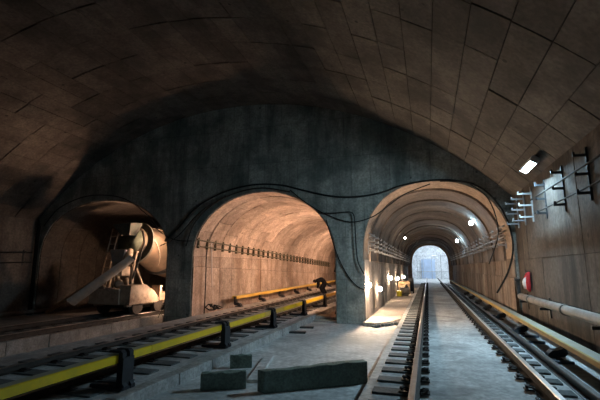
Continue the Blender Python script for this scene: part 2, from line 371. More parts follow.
# middle tunnel: segments on the vault, cast panels on the left wall
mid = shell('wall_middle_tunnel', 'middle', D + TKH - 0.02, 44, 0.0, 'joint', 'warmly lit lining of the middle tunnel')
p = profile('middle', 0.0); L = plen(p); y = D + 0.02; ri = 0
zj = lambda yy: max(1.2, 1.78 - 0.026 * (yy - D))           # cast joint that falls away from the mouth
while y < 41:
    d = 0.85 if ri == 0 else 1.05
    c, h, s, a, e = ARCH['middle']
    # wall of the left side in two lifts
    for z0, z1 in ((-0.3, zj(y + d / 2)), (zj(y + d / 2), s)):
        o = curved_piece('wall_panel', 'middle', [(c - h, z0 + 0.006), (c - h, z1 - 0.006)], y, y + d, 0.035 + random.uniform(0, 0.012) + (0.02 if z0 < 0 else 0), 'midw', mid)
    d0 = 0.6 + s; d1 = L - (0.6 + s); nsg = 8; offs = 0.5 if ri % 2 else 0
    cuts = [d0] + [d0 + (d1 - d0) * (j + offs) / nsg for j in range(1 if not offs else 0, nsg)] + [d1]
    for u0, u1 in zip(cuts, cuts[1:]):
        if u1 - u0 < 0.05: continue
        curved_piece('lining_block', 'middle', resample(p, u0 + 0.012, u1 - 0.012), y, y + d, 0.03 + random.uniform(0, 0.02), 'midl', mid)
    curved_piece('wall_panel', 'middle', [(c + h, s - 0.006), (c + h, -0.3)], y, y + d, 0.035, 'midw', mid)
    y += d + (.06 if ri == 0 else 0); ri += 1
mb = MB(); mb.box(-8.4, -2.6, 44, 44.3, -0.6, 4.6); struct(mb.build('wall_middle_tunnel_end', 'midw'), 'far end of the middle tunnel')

# left tunnel: one ring piece after another
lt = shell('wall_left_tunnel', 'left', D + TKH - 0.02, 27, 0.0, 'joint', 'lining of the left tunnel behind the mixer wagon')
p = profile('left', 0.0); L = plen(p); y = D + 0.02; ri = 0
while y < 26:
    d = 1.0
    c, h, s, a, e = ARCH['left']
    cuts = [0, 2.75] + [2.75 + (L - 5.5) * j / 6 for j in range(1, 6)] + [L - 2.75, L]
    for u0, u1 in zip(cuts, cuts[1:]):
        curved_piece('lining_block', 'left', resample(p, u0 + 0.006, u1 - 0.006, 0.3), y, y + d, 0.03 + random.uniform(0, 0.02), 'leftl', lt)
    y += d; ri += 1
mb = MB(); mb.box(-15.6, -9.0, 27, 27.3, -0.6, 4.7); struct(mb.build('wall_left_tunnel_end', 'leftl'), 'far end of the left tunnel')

# right tunnel: pale mouth, then dark rings that step in and out, panels on the walls
YE = 43.0
rt = shell('wall_right_tunnel', 'right', D + TKH - 0.02, YE, -0.02, 'joint', 'brown ringed lining of the right tunnel')
c, h, s, a, e = ARCH['right']
y = D + 0.02; ri = 0
while y < YE - 0.05:
    d = 1.15 if ri == 0 else (0.95 if ri % 3 else 1.3)
    d = min(d, YE - y)
    inset = 0.03 if ri == 0 else (0.085 + (0.045 if ri % 3 == 0 else 0.0) + random.uniform(0, 0.02) + 0.003 * (y - D))
    pp = profile('right', 0.0); LL = plen(pp)
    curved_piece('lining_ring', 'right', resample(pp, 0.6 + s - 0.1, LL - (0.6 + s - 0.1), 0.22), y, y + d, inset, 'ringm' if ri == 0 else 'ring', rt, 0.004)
    y += d; ri += 1
y = D + 0.02; ri = 0
while y < YE - 0.05:
    d = min(1.15 if y < 30 else 2.3, YE - y)
    for z0, z1 in ((-0.3, 1.45), (1.45, 2.0)):
        curved_piece('wall_panel', 'right', [(c + h, z1 - .004), (c + h, z0 + .004)], y, y + d, 0.03 + random.uniform(0, 0.025) + (0.03 if z0 < 0 else 0), 'rust', rt)
    curved_piece('wall_panel', 'right', [(c - h, -0.3), (c - h, 1.99)], y, y + d, 0.03 + random.uniform(0, 0.02), 'greyw', rt)
    y += d
# thick ring closing the tunnel at the far hall
mb = MB(); pa = profile('right', -0.3); pb = profile('right', 0.42)
for Y in (YE - 0.35, YE + 0.1): mb.grid([[(x, Y, z) for x, z in pa], [(x, Y, z) for x, z in pb]])
mb.grid([[(x, YE - 0.35, z) for x, z in pb], [(x, YE + 0.1, z) for x, z in pb]])
mb.build('end_ring', 'ringm', rt)

# far hall beyond the right tunnel
mb = MB(); mb.box(-4.5, 6.5, 63, 63.3, -1, 7); struct(mb.build('wall_hall_end', 'white'), 'pale wall of the hall at the far end of the right tunnel')
mb = MB(); mb.box(-4.8, -4.5, YE, 63, -1, 7); struct(mb.build('wall_hall_left', 'white'), 'pale side wall of the far hall, left')
mb = MB(); mb.box(6.5, 6.8, YE, 63, -1, 7); struct(mb.build('wall_hall_right', 'white'), 'pale side wall of the far hall, right')
mb = MB(); mb.box(-4.8, 6.8, YE, 63.3, 6.6, 6.9); struct(mb.build('ceiling_hall', 'white'), 'pale ceiling of the far hall')
mb = MB(); mb.box(-4.8, -1.85, YE, YE + .3, -1, 6.7); mb.box(2.35, 6.8, YE, YE + .3, -1, 6.7); mb.box(-1.9, 2.4, YE, YE + .3, 4.45, 6.7); struct(mb.build('wall_hall_near', 'white'), 'near wall of the far hall around the tunnel end')

# ------------------------------------------------------------------ floors
GRADE = 0.0065      # the middle track climbs gently into its tunnel
def slab(name, x0, x1, y0, y1, ztop, mat, label, th=0.4):
    mb = MB(); mb.box(x0, x1, y0, y1, ztop - th, ztop); return struct(mb.build(name, mat), label)
slab('floor', -3.66, -0.965, YB, D + 0.1, 0.0, 'floor', 'pale concrete platform between the middle and the right track')
slab('floor', -0.86, XR, YB, 63, 0.20, 'bed', 'raised concrete bed of the right track', 0.7)
slab('floor', -0.985, -0.855, YB, 34, -0.06, 'groove', 'rusty gap beside the right track bed')
slab('floor', -7.45, -3.64, YB, 44, 0.085, 'bed', 'concrete bed of the middle track', 0.6).rotation_euler.x = GRADE
slab('floor', -10.02, -7.4, YB, D + 0.4, -0.40, 'dirt', 'low dirty ground between left and middle track', 0.3)
slab('floor', -16, -9.98, YB, 27.2, -0.13, 'dirt', 'concrete bed of the left track', 0.5)
slab('floor', -4.8, 6.8, YE, 63.3, 0.15, 'bed', 'floor of the far hall', 0.5)
# raised walkway inside the right tunnel with a broken front edge
mb = MB(); poly = [(-1.96, D - 0.35), (-1.6, D - 0.45), (-1.35, D - 0.2), (-1.12, D + 0.15), (-1.0, D + 0.75), (-0.92, D + 0.9), (-0.92, 34), (-1.96, 34)]
mb.prism(poly, -0.05, 0.11, 'z'); o_walk = struct(mb.build('floor', 'walk'), 'walkway slab with broken front edge inside the right tunnel')
wk = o_walk
for i in range(9):
    x = -1.62 + .085 * i; yy = D - .62 + .115 * i + random.uniform(-.04, .04); mb = MB(); mb.ball((0, 0, 0), random.uniform(.05, .09), 1.2, .9, .7, 6); o = mb.build('rubble_stone', 'sleeper', wk, loc=(x, yy, .05), rot=(0, 0, i))
slab('floor', -1.98, -0.92, 34, YE, 0.11, 'walk', 'walkway slab deep inside the right tunnel', 0.3)
# warm floor inside the middle tunnel, right of its track
slab('floor', -3.63, -2.7, D + 0.1, 44, 0.06, 'walk', 'walkway on the right of the middle track inside the tunnel', 0.3)
# kerbs
mb = MB(); y = -3.0
kerb = struct(MB().box(-3.82, -3.645, YB, D + 3.2, -0.1, 0.10).build('trim_1', 'kerb'), 'pale kerb along the middle track'); kerb.rotation_euler.x = GRADE
while y < D + 3:
    d = random.uniform(0.8, 1.3); k_ = MB(); k_.box(-3.83 + random.uniform(-.01, .01), -3.63 + random.uniform(-.012, .012), y + .005, y + d - .005, -0.1, 0.125 + random.uniform(-.015, .012))
    bevel(k_.build('kerb_stone', 'kerb', kerb), 0.015, 2); y += d
kerb2 = struct(MB().box(-10.05, -9.93, YB, 20, -0.45, -0.12).build('trim_2', 'kerbdark'), 'concrete kerb face below the left track')
y = -1.0
while y < D + 4:
    d = random.uniform(1.0, 1.5); k_ = MB(); k_.box(-10.05, -9.90 + random.uniform(-.012, .012), y + .005, y + d - .005, -0.44, -0.06 + random.uniform(-.02, .01))
    bevel(k_.build('kerb_stone', 'kerbdark', kerb2), 0.015, 2); y += d

# ------------------------------------------------------------------ tracks
RAILP = [(-.066, 0), (.066, 0), (.066, .012), (.012, .035), (.009, .115), (.034, .128), (.036, .155), (.028, .166), (-.028, .166), (-.036, .155), (-.034, .128), (-.009, .115), (-.012, .035), (-.066, .012)]
def rail_mesh(y0, y1):
    mb = MB(); nseg = 1; mb.prism(RAILP, y0, y1, 'y'); me = mb.mesh('rail', ['railside', 'railhead'])
    for f in me.polygons:
        if f.center.z > 0.15 and abs(f.normal.y) < 0.5: f.material_index = 1
    return me
def fastener_mesh():
    mb = MB(); mb.box(-.075, .075, -.075, .075, 0, .022)
    mb.tube([(-.03, 0, .02), (-.03, 0, .075)], .018, 6); mb.tube([(-.03, 0, .05), (-.03, 0, .07)], .03, 6)
    mb.tube([(.07, -.05, .03), (.02, -.055, .055), (-.05, -.03, .06), (-.05, .03, .06), (.02, .055, .055), (.07, .05, .03)], .014, 6)
    
    mb.v = [(x * .8, y * .85, z * .8) for x, y, z in mb.v]; return mb.mesh('rail_clip', 'clip')
CLIP = fastener_mesh()
def track(label, xl, xr, zs, y0, y1, step, kind, y_first, half, rs=1.0):
    """zs = height of the rail foot"""
    cx = (xl + xr) / 2; t = thing('railway_track', label, 'railway track', (cx, 0, zs))
    me = rail_mesh(y0, y1)
    for x in (xl, xr): link('rail', me, t, (x - cx, 0, 0.012)).scale = (1, 1, rs)
    if half: sm = MB().box(-.24, .20, -.115, .115, -.05, .014).mesh('sleeper', 'sleeper')
    else: sm = MB().box(-kind, kind, -.125, .125, -.06, .012).mesh('sleeper', 'sleeper')
    y = y_first; nn = 0
    while y < y1 - 1 and nn < 74:
        if half:
            link('sleeper', sm, t, (xl - cx - .26, y, 0)); link('sleeper', sm, t, (xr - cx + .12, y, 0), (0, 0, math.pi))
        else: link('sleeper', sm, t, (0, y, 0))
        for x in (xl - cx, xr - cx):
            link('rail_clip', CLIP, t, (x - .125, y, .010), (0, 0, 0)); link('rail_clip', CLIP, t, (x + .125, y, .010), (0, 0, math.pi))
        y += step; nn += 1
    return t
track('straight track on raised pale concrete running into the right tunnel', -0.235, 1.255, 0.212, YB, 62, 0.545, 'half', 3.2, True)
track('middle track between yellow conductor rail covers entering the middle tunnel', -6.20, -4.70, 0.095, YB, 42, 0.56, 1.33, 2.2, False, 0.58).rotation_euler.x = GRADE
track('rusty track under the mixer wagon at the left tunnel', -11.80, -10.30, -0.125, YB, 26, 0.58, 0.92, 3.5, False)

# ------------------------------------------------------------------ conductor rails with covers
def third_rail(label, X, ztop, ys, mats, brackets, zfoot, side, bmesh_, wdt=0.17, hgt=0.105, group=None):
    t = thing('conductor_rail', label, 'conductor rail', (X, 0, zfoot))
    for (a, b), mt in zip(zip(ys, ys[1:]), mats):
        mb = MB(); h0 = ztop - zfoot
        poly = [(-wdt / 2, h0 - hgt), (-wdt / 2, h0 - .012), (-wdt / 2 + .02, h0), (wdt / 2 - .02, h0), (wdt / 2, h0 - .012), (wdt / 2, h0 - hgt), (wdt / 2 - .014, h0 - hgt), (wdt / 2 - .014, h0 - .03), (-wdt / 2 + .014, h0 - .03), (-wdt / 2 + .014, h0 - hgt)]
        mb.prism(poly, a + .006, b - .006, 'y'); me = mb.mesh('cover', [mt, 'covertop'])
        for f in me.polygons:
            if f.normal.z > 0.9 and f.center.z > h0 - .02: f.material_index = 1
        link('cover', me, t)
    mb = MB(); h0 = ztop - zfoot
    mb.prism([(-.035, h0 - .13), (.035, h0 - .13), (.035, h0 - .10), (.012, h0 - .085), (.03, h0 - .04), (-.03, h0 - .04), (-.012, h0 - .085), (-.035, h0 - .10)], ys[0], ys[-1], 'y'); mb.build('steel_rail', 'darksteel', t)
    for yb in brackets: link('bracket', bmesh_, t, (0, yb, 0), (0, 0, 0 if side > 0 else math.pi))
    return t
# bracket with its post on the +x side of the cover
def bracket_a(h):
    mb = MB(); W_ = .105
    prof = [(.085, h - .16), (.085, h + .02), (-.07, h + .025), (-.07, h + .05), (.11, h + .055), (.15, h + .02), (.155, .10), (.20, .05), (.20, 0), (-.36, 0), (-.36, .045), (.02, .06), (.075, .12)]
    mb.prism(prof, -W_, -W_ + .075, 'y'); mb.prism(prof, W_ - .075, W_, 'y'); mb.box(.07, .165, -W_, W_, .03, h - .04); mb.box(-.30, .19, -W_ - .02, W_ + .02, 0, .03)
    return mb.mesh('bracket', 'black')
def bracket_b(h):
    mb = MB(); W_ = .09
    prof = [(-.22, 0), (-.22, .05), (-.20, .10), (-.14, .15), (-.06, .16), (.0, .18), (.02, h - .13), (.06, h - .13), (.09, .12), (.04, .06), (-.08, .05), (-.14, 0)]
    mb.prism(prof, -W_, W_, 'y'); mb.box(-.24, .0, -W_ - .05, W_ + .05, 0, .025)
    return mb.mesh('bracket', 'black')
third_rail('yellow covered conductor rail running diagonally along the near side of the middle track', -4.07, 0.55, [-4, 1.0, 5.3, 9.7, 11.1, 15.5, 20, 25, 32], ['yellow', 'yellow', 'yellow', 'ochre', 'yellow', 'ochre', 'ochre', 'ochre'],
           [1.9, 4.72, 7.55, 10.2, 13.0, 15.8, 24.2], 0.107, 1, bracket_a(0.443)).rotation_euler.x = GRADE
third_rail('orange covered conductor rail against the left wall of the middle tunnel', -7.45, 0.52, [14.9, 20, 25, 31, 38], ['ochre'] * 4,
           [15.1, 17.6, 20.2, 22.8, 25.4, 28, 31], 0.085, -1, bracket_b(0.435), 0.2, 0.12).rotation_euler.x = GRADE
third_rail('long ochre covered conductor rail beside the right track', 2.07, 0.57, [-4, 3.2, 8.35, 13.6, 19, 25, 32, 42], ['ochre_r'] * 7,
           [2.6, 5.3, 8.1, 10.9, 13.7, 16.5, 19.3, 22.1, 25], 0.20, 1, bracket_b(0.33), 0.21, 0.085)
# loose rail lying between right track and its conductor rail
mb = MB(); mb.prism([(x * 1.1, z * 0.75) for x, z in RAILP], 4.0, 40, 'y'); tag(mb.build('loose_rail', 'darksteel', None, loc=(1.735, 0, 0.20)), 'dark rail lying on the concrete between the right track and the ochre cover', 'rail')
# steel plates lying between the brackets
for i, (px, py, rz) in enumerate([(530, 337, 15), (537, 343, -10), (562, 363, 5), (488, 316, 20), (508, 331, 0)]):
    q = onZ(px, py, 0.20); q.x = max(q.x, 1.99); mb = MB(); mb.box(-.15, .15, -.10, .10, 0, .028); mb.box(-.15, .15, -.10, -.06, .028, .045)
    o = mb.build('base_plate', 'plate', None, loc=(q.x, q.y, 0.201), rot=(0, 0, R(rz))); bevel(o, .006)
    tag(o, ['dark blue steel plate lying near the ochre cover, larger one of a pair', 'dark blue steel plate lying just below another plate of the pair', 'dark blue plate in front of the nearest black bracket', 'dark plate farthest along the right track bed', 'dark plate beside the second black bracket'][i], 'plate', 'plates beside the right track')

# ------------------------------------------------------------------ green concrete blocks on the platform
def block(pa, pb, hl, hr, depth, label, skew=0.0):
    """upstand: foot line from pixel pa to pixel pb on the platform"""
    A = onZ(*pa, 0.0); B = onZ(*pb, 0.0); d = (B - A); ln = d.length; ang = math.atan2(d.y, d.x); mb = MB()
    nx = 9; top = []
    rows = []
    for j, (yy, lift) in enumerate(((0, 0), (0, 1), (depth, 1), (depth, 0))):
        rw = []
        for i in range(nx + 1):
            t = i / nx; hz = (hl + (hr - hl) * t) * lift
            jit = (random.uniform(-.012, .012) if lift else 0)
            rw.append((ln * t + (skew * yy if i in (0,) else 0), yy + jit * 0.6, hz + jit))
        rows.append(rw)
    mb.grid(rows); mb.add([rows[k][0] for k in range(4)], [(0, 1, 2, 3)]); mb.add([rows[k][-1] for k in range(4)], [(3, 2, 1, 0)]); mb.grid([rows[0], rows[3]])
    o = mb.build('concrete_block', 'moss', None, loc=(A.x, A.y, 0.0), rot=(0, 0, ang)); bevel(o, .012, 2)
    return tag(o, label, 'block', 'green blocks on the platform')
block((264, 394), (368, 384), 0.29, 0.33, 0.14, 'longest dark green block on the platform, reaching to the right track', -0.5)
block((200, 391), (246, 389), 0.23, 0.24, 0.12, 'short dark green block at the front left end of the row')
block((230, 369), (252, 368), 0.22, 0.22, 0.10, 'small upright dark green block standing farthest back')
# broken slab pieces and planks on the platform
a_ = onZ(252, 383, 0.0); b_ = onZ(269, 358, 0.0); m_ = (a_ + b_) / 2; ln = (b_ - a_).length
o = MB().box(-ln / 2, ln / 2, -.09, .09, 0, .05).build('concrete_strip', 'floor', None, loc=(m_.x, m_.y, 0.0), rot=(0, 0, math.atan2(b_.y - a_.y, b_.x - a_.x))); bevel(o, .01); tag(o, 'pale concrete strip slanting between the green blocks', 'strip')
for i, (px, py, ln, rz, lab) in enumerate([(292, 333, 0.75, 8, 'dark timber plank lying nearest to the camera beside the kerb'), (300, 328, 0.8, 10, 'dark timber plank lying behind another beside the kerb')]):
    q = onZ(px, py, 0.0); o = MB().box(-ln / 2, ln / 2, -.09, .09, 0, .05).build('timber_plank', 'darksteel', None, loc=(q.x, q.y, 0.0), rot=(0, 0, R(rz))); bevel(o, .008); tag(o, lab, 'plank', 'planks on the platform')
q = onZ(326, 319, 0.06); mb = MB(); mb.box(-.55, .55, -.35, .35, 0, .10)
o = mb.build('concrete_slab', 'walk', None, loc=(-3.18, D + .75, 0.06), rot=(0, 0, R(4))); bevel(o, .02); tag(o, 'flat slab in warm light behind the foot of the wide pillar', 'slab')

# ------------------------------------------------------------------ pipe, brackets and cables of the right wall
t = thing('water_pipe', 'dusty grey pipe running low along the right cavern wall', 'pipe', (2.34, 0, 0.97))
mb = MB(); mb.tube([(0, -6, .02), (0, 12.3, 0)], .085, 14); mb.build('pipe_run', 'pipe', t, True)
for yy in (2.0, 5.6, 8.6, 11.2):
    mb = MB(); mb.tube([(0, yy - .03, 0), (0, yy + .03, 0)], .105, 14); mb.build('flange', 'pipe', t)
for yy in (4.2, 7.1, 10.0, 12.0):
    mb = MB(); mb.box(-.10, .13, yy - .03, yy + .03, -.14, -.09); mb.box(.09, .13, yy - .03, yy + .03, -.30, .12); mb.build('pipe_support', 'darksteel', t)
mb = MB(); mb.tube([(0, 12.3, 0), (0, 12.42, .0), (0, 12.5, .06), (0, 12.52, .42)], .05, 10); mb.tube([(0, 12.52, .40), (0, 12.52, .46)], .075, 10); mb.build('riser', 'darksteel', t, True)
# hung red and white bundle
t = thing('cloth_bundle', 'red and white bundle hung on the right cavern wall above the pipe', 'bundle', (2.40, 11.55, 1.12))
for k, (dy, w_, mt) in enumerate([(-.13, .055, 'red'), (.0, .06, 'red'), (.13, .05, 'red'), (-.065, .04, 'whitecloth'), (.075, .036, 'whitecloth')]):
    zt = .50 - .02 * k; mb = MB()
    mb.tube([(0, dy, zt), (-.03 - .05 * (k > 2), dy * 1.1, zt - .12), (-.035 - .055 * (k > 2), dy * 1.2 + .01, .25), (-.03 - .05 * (k > 2), dy, .10), (-.01, dy * .9, .02 + .03 * k)], [w_ * .5, w_ * .8, w_, w_ * .9, w_ * .4], 8)
    mb.build('red_strip' if mt == 'red' else 'white_strip', mt, t, True)
mb = MB(); mb.tube([(.06, 0, .52), (-.04, 0, .52), (-.05, 0, .56)], .012, 6); mb.build('hook', 'darksteel', t)

def cable_bracket(arm, n, dz, mat):
    mb = MB(); mb.box(-.03, 0, -.03, .03, -.12, dz * (n - 1) + .12); post = mb.mesh('post', mat)
    mb = MB(); mb.box(-arm, -.03, -.022, .022, -.02, .02); mb.box(-arm, -arm + .03, -.022, .022, .02, .06); am = mb.mesh('arm', mat)
    return post, am
def place_bracket(loc, rotz, proto, n, dz, label, group, name='cable_bracket'):
    t = thing(name, label, 'bracket', loc, (0, 0, rotz), group)
    link('post', proto[0], t)
    for k in range(n): link('arm', proto[1], t, (0, 0, dz * k))
    return t
PB = cable_bracket(.31, 3, .30, 'galv'); PBd = cable_bracket(.20, 3, .30, 'black')
for i, yy in enumerate((12.25, 11.45, 10.65)):
    place_bracket((XR + .01, yy, 2.92), 0, PB, 3, .28, ['bright three armed cable bracket closest to the right tunnel mouth', 'bright three armed cable bracket, middle one under the lamp', 'bright three armed cable bracket nearest to the lamp, third from the tunnel mouth'][i], 'brackets on the right cavern wall')
for i, yy in enumerate((9.5, 8.3, 7.1, 5.9, 4.7)):
    place_bracket((XR + .01, yy, 2.86), 0, PBd, 3, .30, '%s dark bracket on the right cavern wall counted from the lamp towards the camera' % ['first', 'second', 'third', 'fourth', 'fifth'][i], 'dark brackets on the right cavern wall')
for k in range(2):
    mb = MB(); mb.tube([(2.30 - .05 * k, 3, 2.905 + .30 * k), (2.30 - .05 * k, 6.5, 2.895 + .30 * k), (2.30 - .05 * k, 9.9, 2.905 + .30 * k)], .015, 8)
    tag(mb.build('wall_cable', 'cable', None, True), ['lowest black cable along the brackets of the right cavern wall', 'upper black cable along the brackets of the right cavern wall', 'topmost black cable along the brackets of the right cavern wall'][k], 'cable', 'cables of the right cavern wall')
# brackets and cables inside the right tunnel
PBt = cable_bracket(.24, 4, .16, 'galv')
y = 13.7; i = 0
ORD = ('first second third fourth fifth sixth seventh eighth ninth tenth eleventh twelfth thirteenth fourteenth fifteenth sixteenth seventeenth eighteenth nineteenth twentieth twenty-first twenty-second twenty-third twenty-fourth twenty-fifth twenty-sixth twenty-seventh').split()
while y < YE - 1.0:
    place_bracket((2.34, y, 2.42), 0, PBt, 4, .16, '%s small cable bracket from the mouth on the right tunnel, right wall' % ORD[i], 'brackets on the right tunnel, right side')
    place_bracket((-1.91, y, 2.30), math.pi, PBt, 4, .16, '%s small cable bracket from the mouth on the right tunnel, left wall' % ORD[i], 'brackets on the right tunnel, left side')
    y += 1.15; i += 1
for side, (x0, z0, nm) in enumerate(((2.20, 2.44, 'right'), (-1.77, 2.32, 'left'))):
    for k in range(4):
        pts = [(x0, yy, z0 + .16 * k + .040 + random.uniform(-.008, .004)) for yy in [13.1 + 1.15 * j for j in range(25)]]
        mb = MB(); mb.tube(pts, .027, 6)
        tag(mb.build('tunnel_cable', 'galv' if k % 2 else 'pipe', None, True), '%s pale cable on the %s side brackets of the right tunnel' % (['lowest', 'second lowest', 'second highest', 'highest'][k], nm), 'cable', 'cables on the right tunnel, %s side' % nm)
# falling cable rack on the left wall of the middle tunnel
t = thing('cable_rack', 'ladder like cable rack along the left wall of the middle tunnel', 'cable rack', (-8.08, D, 0))
def rz(yy): return 2.52 - 0.030 * yy
for dz in (0.0, 0.22):
    mb = MB(); mb.tube([(.10, .05 + 1.5 * j, rz(.05 + 1.5 * j) + dz) for j in range(15)], .028, 6); mb.build('rack_bar', 'rustrack', t)
rg = MB().box(.0, .10, -.022, .022, -.08, .31).mesh('rung', 'rustrack')
yy = .15
while yy < 21: link('rung', rg, t, (.03, yy, rz(yy))); yy += .62
# pale pipe drop on the middle tunnel wall
mb = MB(); q0 = onX(212, 243, -8.0); q1 = onX(212, 287, -8.0); mb.tube([(-8.02, q0.y, q0.z), (-8.0, q1.y, q1.z)], .022, 8); mb.tube([(-8.02, q0.y, q0.z - .02), (-8.02, q0.y, q0.z + .06)], .04, 8)
tag(mb.build('conduit', 'whitecloth', None, True), 'thin pale upright conduit on the middle tunnel wall below the rack', 'conduit')
mb = MB(); pts = []
for k in range(26): a_ = k * 1.15; pts.append((-7.78 + .10 * math.sin(a_ * 1.3), 13.45 + .035 * k + .16 * math.cos(a_), .17 + .13 * (1 + math.sin(a_ * .9)) * (1 - .02 * k)))
mb.tube(pts, .022, 6)
tag(mb.build('cable_coil', 'cable', None, True), 'tangle of black cable at the foot of the middle tunnel wall', 'cable')

# cables draped over the headwall
def drape(label, pix, r=.022, Y=D - .035, sub=5, group='cables draped on the headwall'):
    P = [onY(x, y, Y if len(rest) == 0 else rest[0]) for x, y, *rest in pix]; pts = []
    for i in range(len(P) - 1):
        p0, p1, p2, p3 = P[max(i - 1, 0)], P[i], P[i + 1], P[min(i + 2, len(P) - 1)]
        for j in range(sub):
            u = j / sub; pts.append(0.5 * ((2 * p1) + (p2 - p0) * u + (2 * p0 - 5 * p1 + 4 * p2 - p3) * u * u + (3 * p1 - p0 - 3 * p2 + p3) * u ** 3))
    pts.append(P[-1]); mb = MB(); mb.tube(pts, r, 8); return tag(mb.build('cable', 'cable', None, True), label, 'cable', group)
drape('thick black cable over the middle mouth, sagging across the pillar to the right mouth', [(168, 238), (180, 226), (196, 208), (222, 193), (252, 185), (280, 185), (302, 190), (330, 196), (355, 197), (380, 193), (400, 186), (425, 181), (450, 180), (474, 184)], .030)
drape('black cable looping down the right edge of the right mouth', [(440, 181), (465, 182), (484, 190), (500, 207), (510, 228), (513, 250), (508, 272), (497, 293)], .026, D - .10)
drape('thin black cable hanging inside the right mouth to mid height', [(470, 184), (486, 196), (495, 214), (498, 236), (489, 264)], .016, D - .16)
drape('black cable sagging between the middle and right mouth crowns', [(290, 190), (305, 202), (325, 214), (350, 222), (372, 217), (388, 206), (405, 194), (430, 184)], .018)
drape('black cable bent square and dropping down the wide pillar', [(318, 213), (335, 213), (350, 212), (354, 216), (355, 226), (356, 245), (358, 262), (364, 274)], .018, D - .09)
drape('slack black cable from the middle mouth edge across the wide pillar', [(326, 220), (331, 236), (338, 257), (348, 276), (357, 286), (365, 290)], .016)
drape('black cable hugging the left edge of the middle mouth', [(186, 246), (194, 224), (212, 205), (236, 193), (262, 188), (290, 192)], .024, D - .07)
drape('black cable sagging across the narrow pillar', [(150, 222), (162, 233), (176, 240), (192, 241)], .018, D - .18)
drape('black cable fanning over the narrow pillar from the middle crown', [(160, 246), (178, 236), (200, 212), (226, 196)], .018, D - .13)
drape('black cable along the crown of the left mouth', [(44, 226), (58, 209), (80, 198), (102, 195), (125, 199), (145, 213), (158, 228)], .020)
t = thing('down_cables', 'dark bundle of upright cables in the corner left of the left mouth', 'cable bundle', (-15.60, D - .10, -0.13))
for k in range(4):
    mb = MB(); mb.tube([(.05 * k, 0, .0), (.05 * k + .02, -.01, 1.5), (.05 * k - .01, 0, 3.0), (.05 * k + .03, -.01, 3.95 - .12 * k)], .028, 6); mb.build('strand', 'cable', t, True)
# left wall: pipe and cable line
mb = MB(); mb.tube([(-15.3, 2, -.02), (-15.3, 13.6, .0)], .07, 10); o = mb.build('floor_pipe', 'pipe', None, True); tag(o, 'pale pipe lying along the foot of the left cavern wall', 'pipe')
t = thing('pipe_cradles', 'low cradles under the pale pipe at the left wall', 'cradle', (-15.3, 0, -.13))
for yy in (4, 7, 10, 12.5): MB().box(-.1, .1, yy - .05, yy + .05, 0, .05).build('cradle', 'darksteel', t)
for k, zz in enumerate((2.35, 1.95)):
    mb = MB(); mb.tube([(XL + .10, 3 + 1.6 * j, zz + .05 * math.sin(j * 2.1)) for j in range(7)], .025, 6)
    tag(mb.build('wall_cable', 'cable', None, True), ['upper black cable along the left cavern wall', 'lower black cable along the left cavern wall'][k], 'cable', 'cables of the left cavern wall')
PBl = cable_bracket(.15, 2, .40, 'darksteel')
for i, yy in enumerate((12.3, 11.0, 9.5, 8.0, 6.5)): place_bracket((XL - .01, yy, 1.94), math.pi, PBl, 2, .40, '%s dark cable bracket on the left cavern wall counted from the left mouth' % ORD[i], 'brackets on the left cavern wall')

# ------------------------------------------------------------------ rail wagon with concrete mixer
WX, WY, WZ = -11.05, 12.1, 0.053
wg = thing('mixer_wagon', 'dusty rail wagon carrying a concrete mixer drum with chute in the left mouth', 'rail wagon', (WX, WY, WZ))
mb = MB(); mb.box(-.85, .85, 0.05, 6.5, .38, .55); mb.box(-.75, -.60, .05, 6.5, .28, .38); mb.box(.60, .75, .05, 6.5, .28, .38); bevel(mb.build('chassis', 'wagon', wg), .02)
mb = MB(); mb.box(-.9, .45, -.05, .08, .36, .92); bevel(mb.build('front_plate', 'wagon', wg), .02)
mb = MB(); mb.prism([(-.02, .36), (.02, 1.06), (.85, 1.06), (1.35, .80), (1.55, .62), (1.55, .36)], .42, .90, 'x'); bevel(mb.build('side_box', 'wagon', wg), .02)
mb = MB(); mb.prism([(1.7, .40), (1.7, 1.0), (1.85, 1.0), (1.85, .72), (2.9, .70), (2.9, .40)], .48, .88, 'x'); bevel(mb.build('side_tank', 'wagon', wg), .015)
mb = MB(); mb.box(-.88, -.4, .2, 1.6, .55, .95); bevel(mb.build('equipment_box', 'darksteel', wg), .02)
for yy in (.55, 1.75, 4.6, 5.8):
    for sx in (-.75, .75):
        mb = MB(); mb.tube([(sx - .06, yy, .26), (sx + .06, yy, .26)], .27, 20); mb.tube([(sx - .09 * (1 if sx > 0 else -1) - .02, yy, .26), (sx - .09 * (1 if sx > 0 else -1) + .02, yy, .26)], .29, 20); mb.build('wheel', 'railside', wg)
    mb = MB(); mb.tube([(-.75, yy, .26), (.75, yy, .26)], .06, 10); mb.build('axle', 'railside', wg)
# drum: turned about a tilted axis, mouth towards the camera
ax0 = Vector((.0, .98, 2.70)); ax1 = Vector((0, 5.2, 2.02)); axd = (ax1 - ax0)
mb = MB(); prof = [(0.0, .56), (.03, .61), (.06, .57), (.30, .84), (.42, .98), (.55, 1.05), (.70, 1.05), (.90, .70), (1.0, .50)]
mb.tube([ax0 + axd * tt for tt, _ in prof], [r_ for _, r_ in prof], 32); drum = mb.build('drum', 'drum', wg, True)
mb = MB(); mb.tube([ax0 + axd * tt for tt in (.395, .40, .435, .44)], [.96, 1.03, 1.05, .99], 32); mb.build('drum_ring', 'darksteel', drum, True)
mb = MB(); mb.tube([ax0 - axd * .012, ax0 + axd * .01], [.53, .42], 28); mb.build('drum_mouth', 'tarp', drum, True)
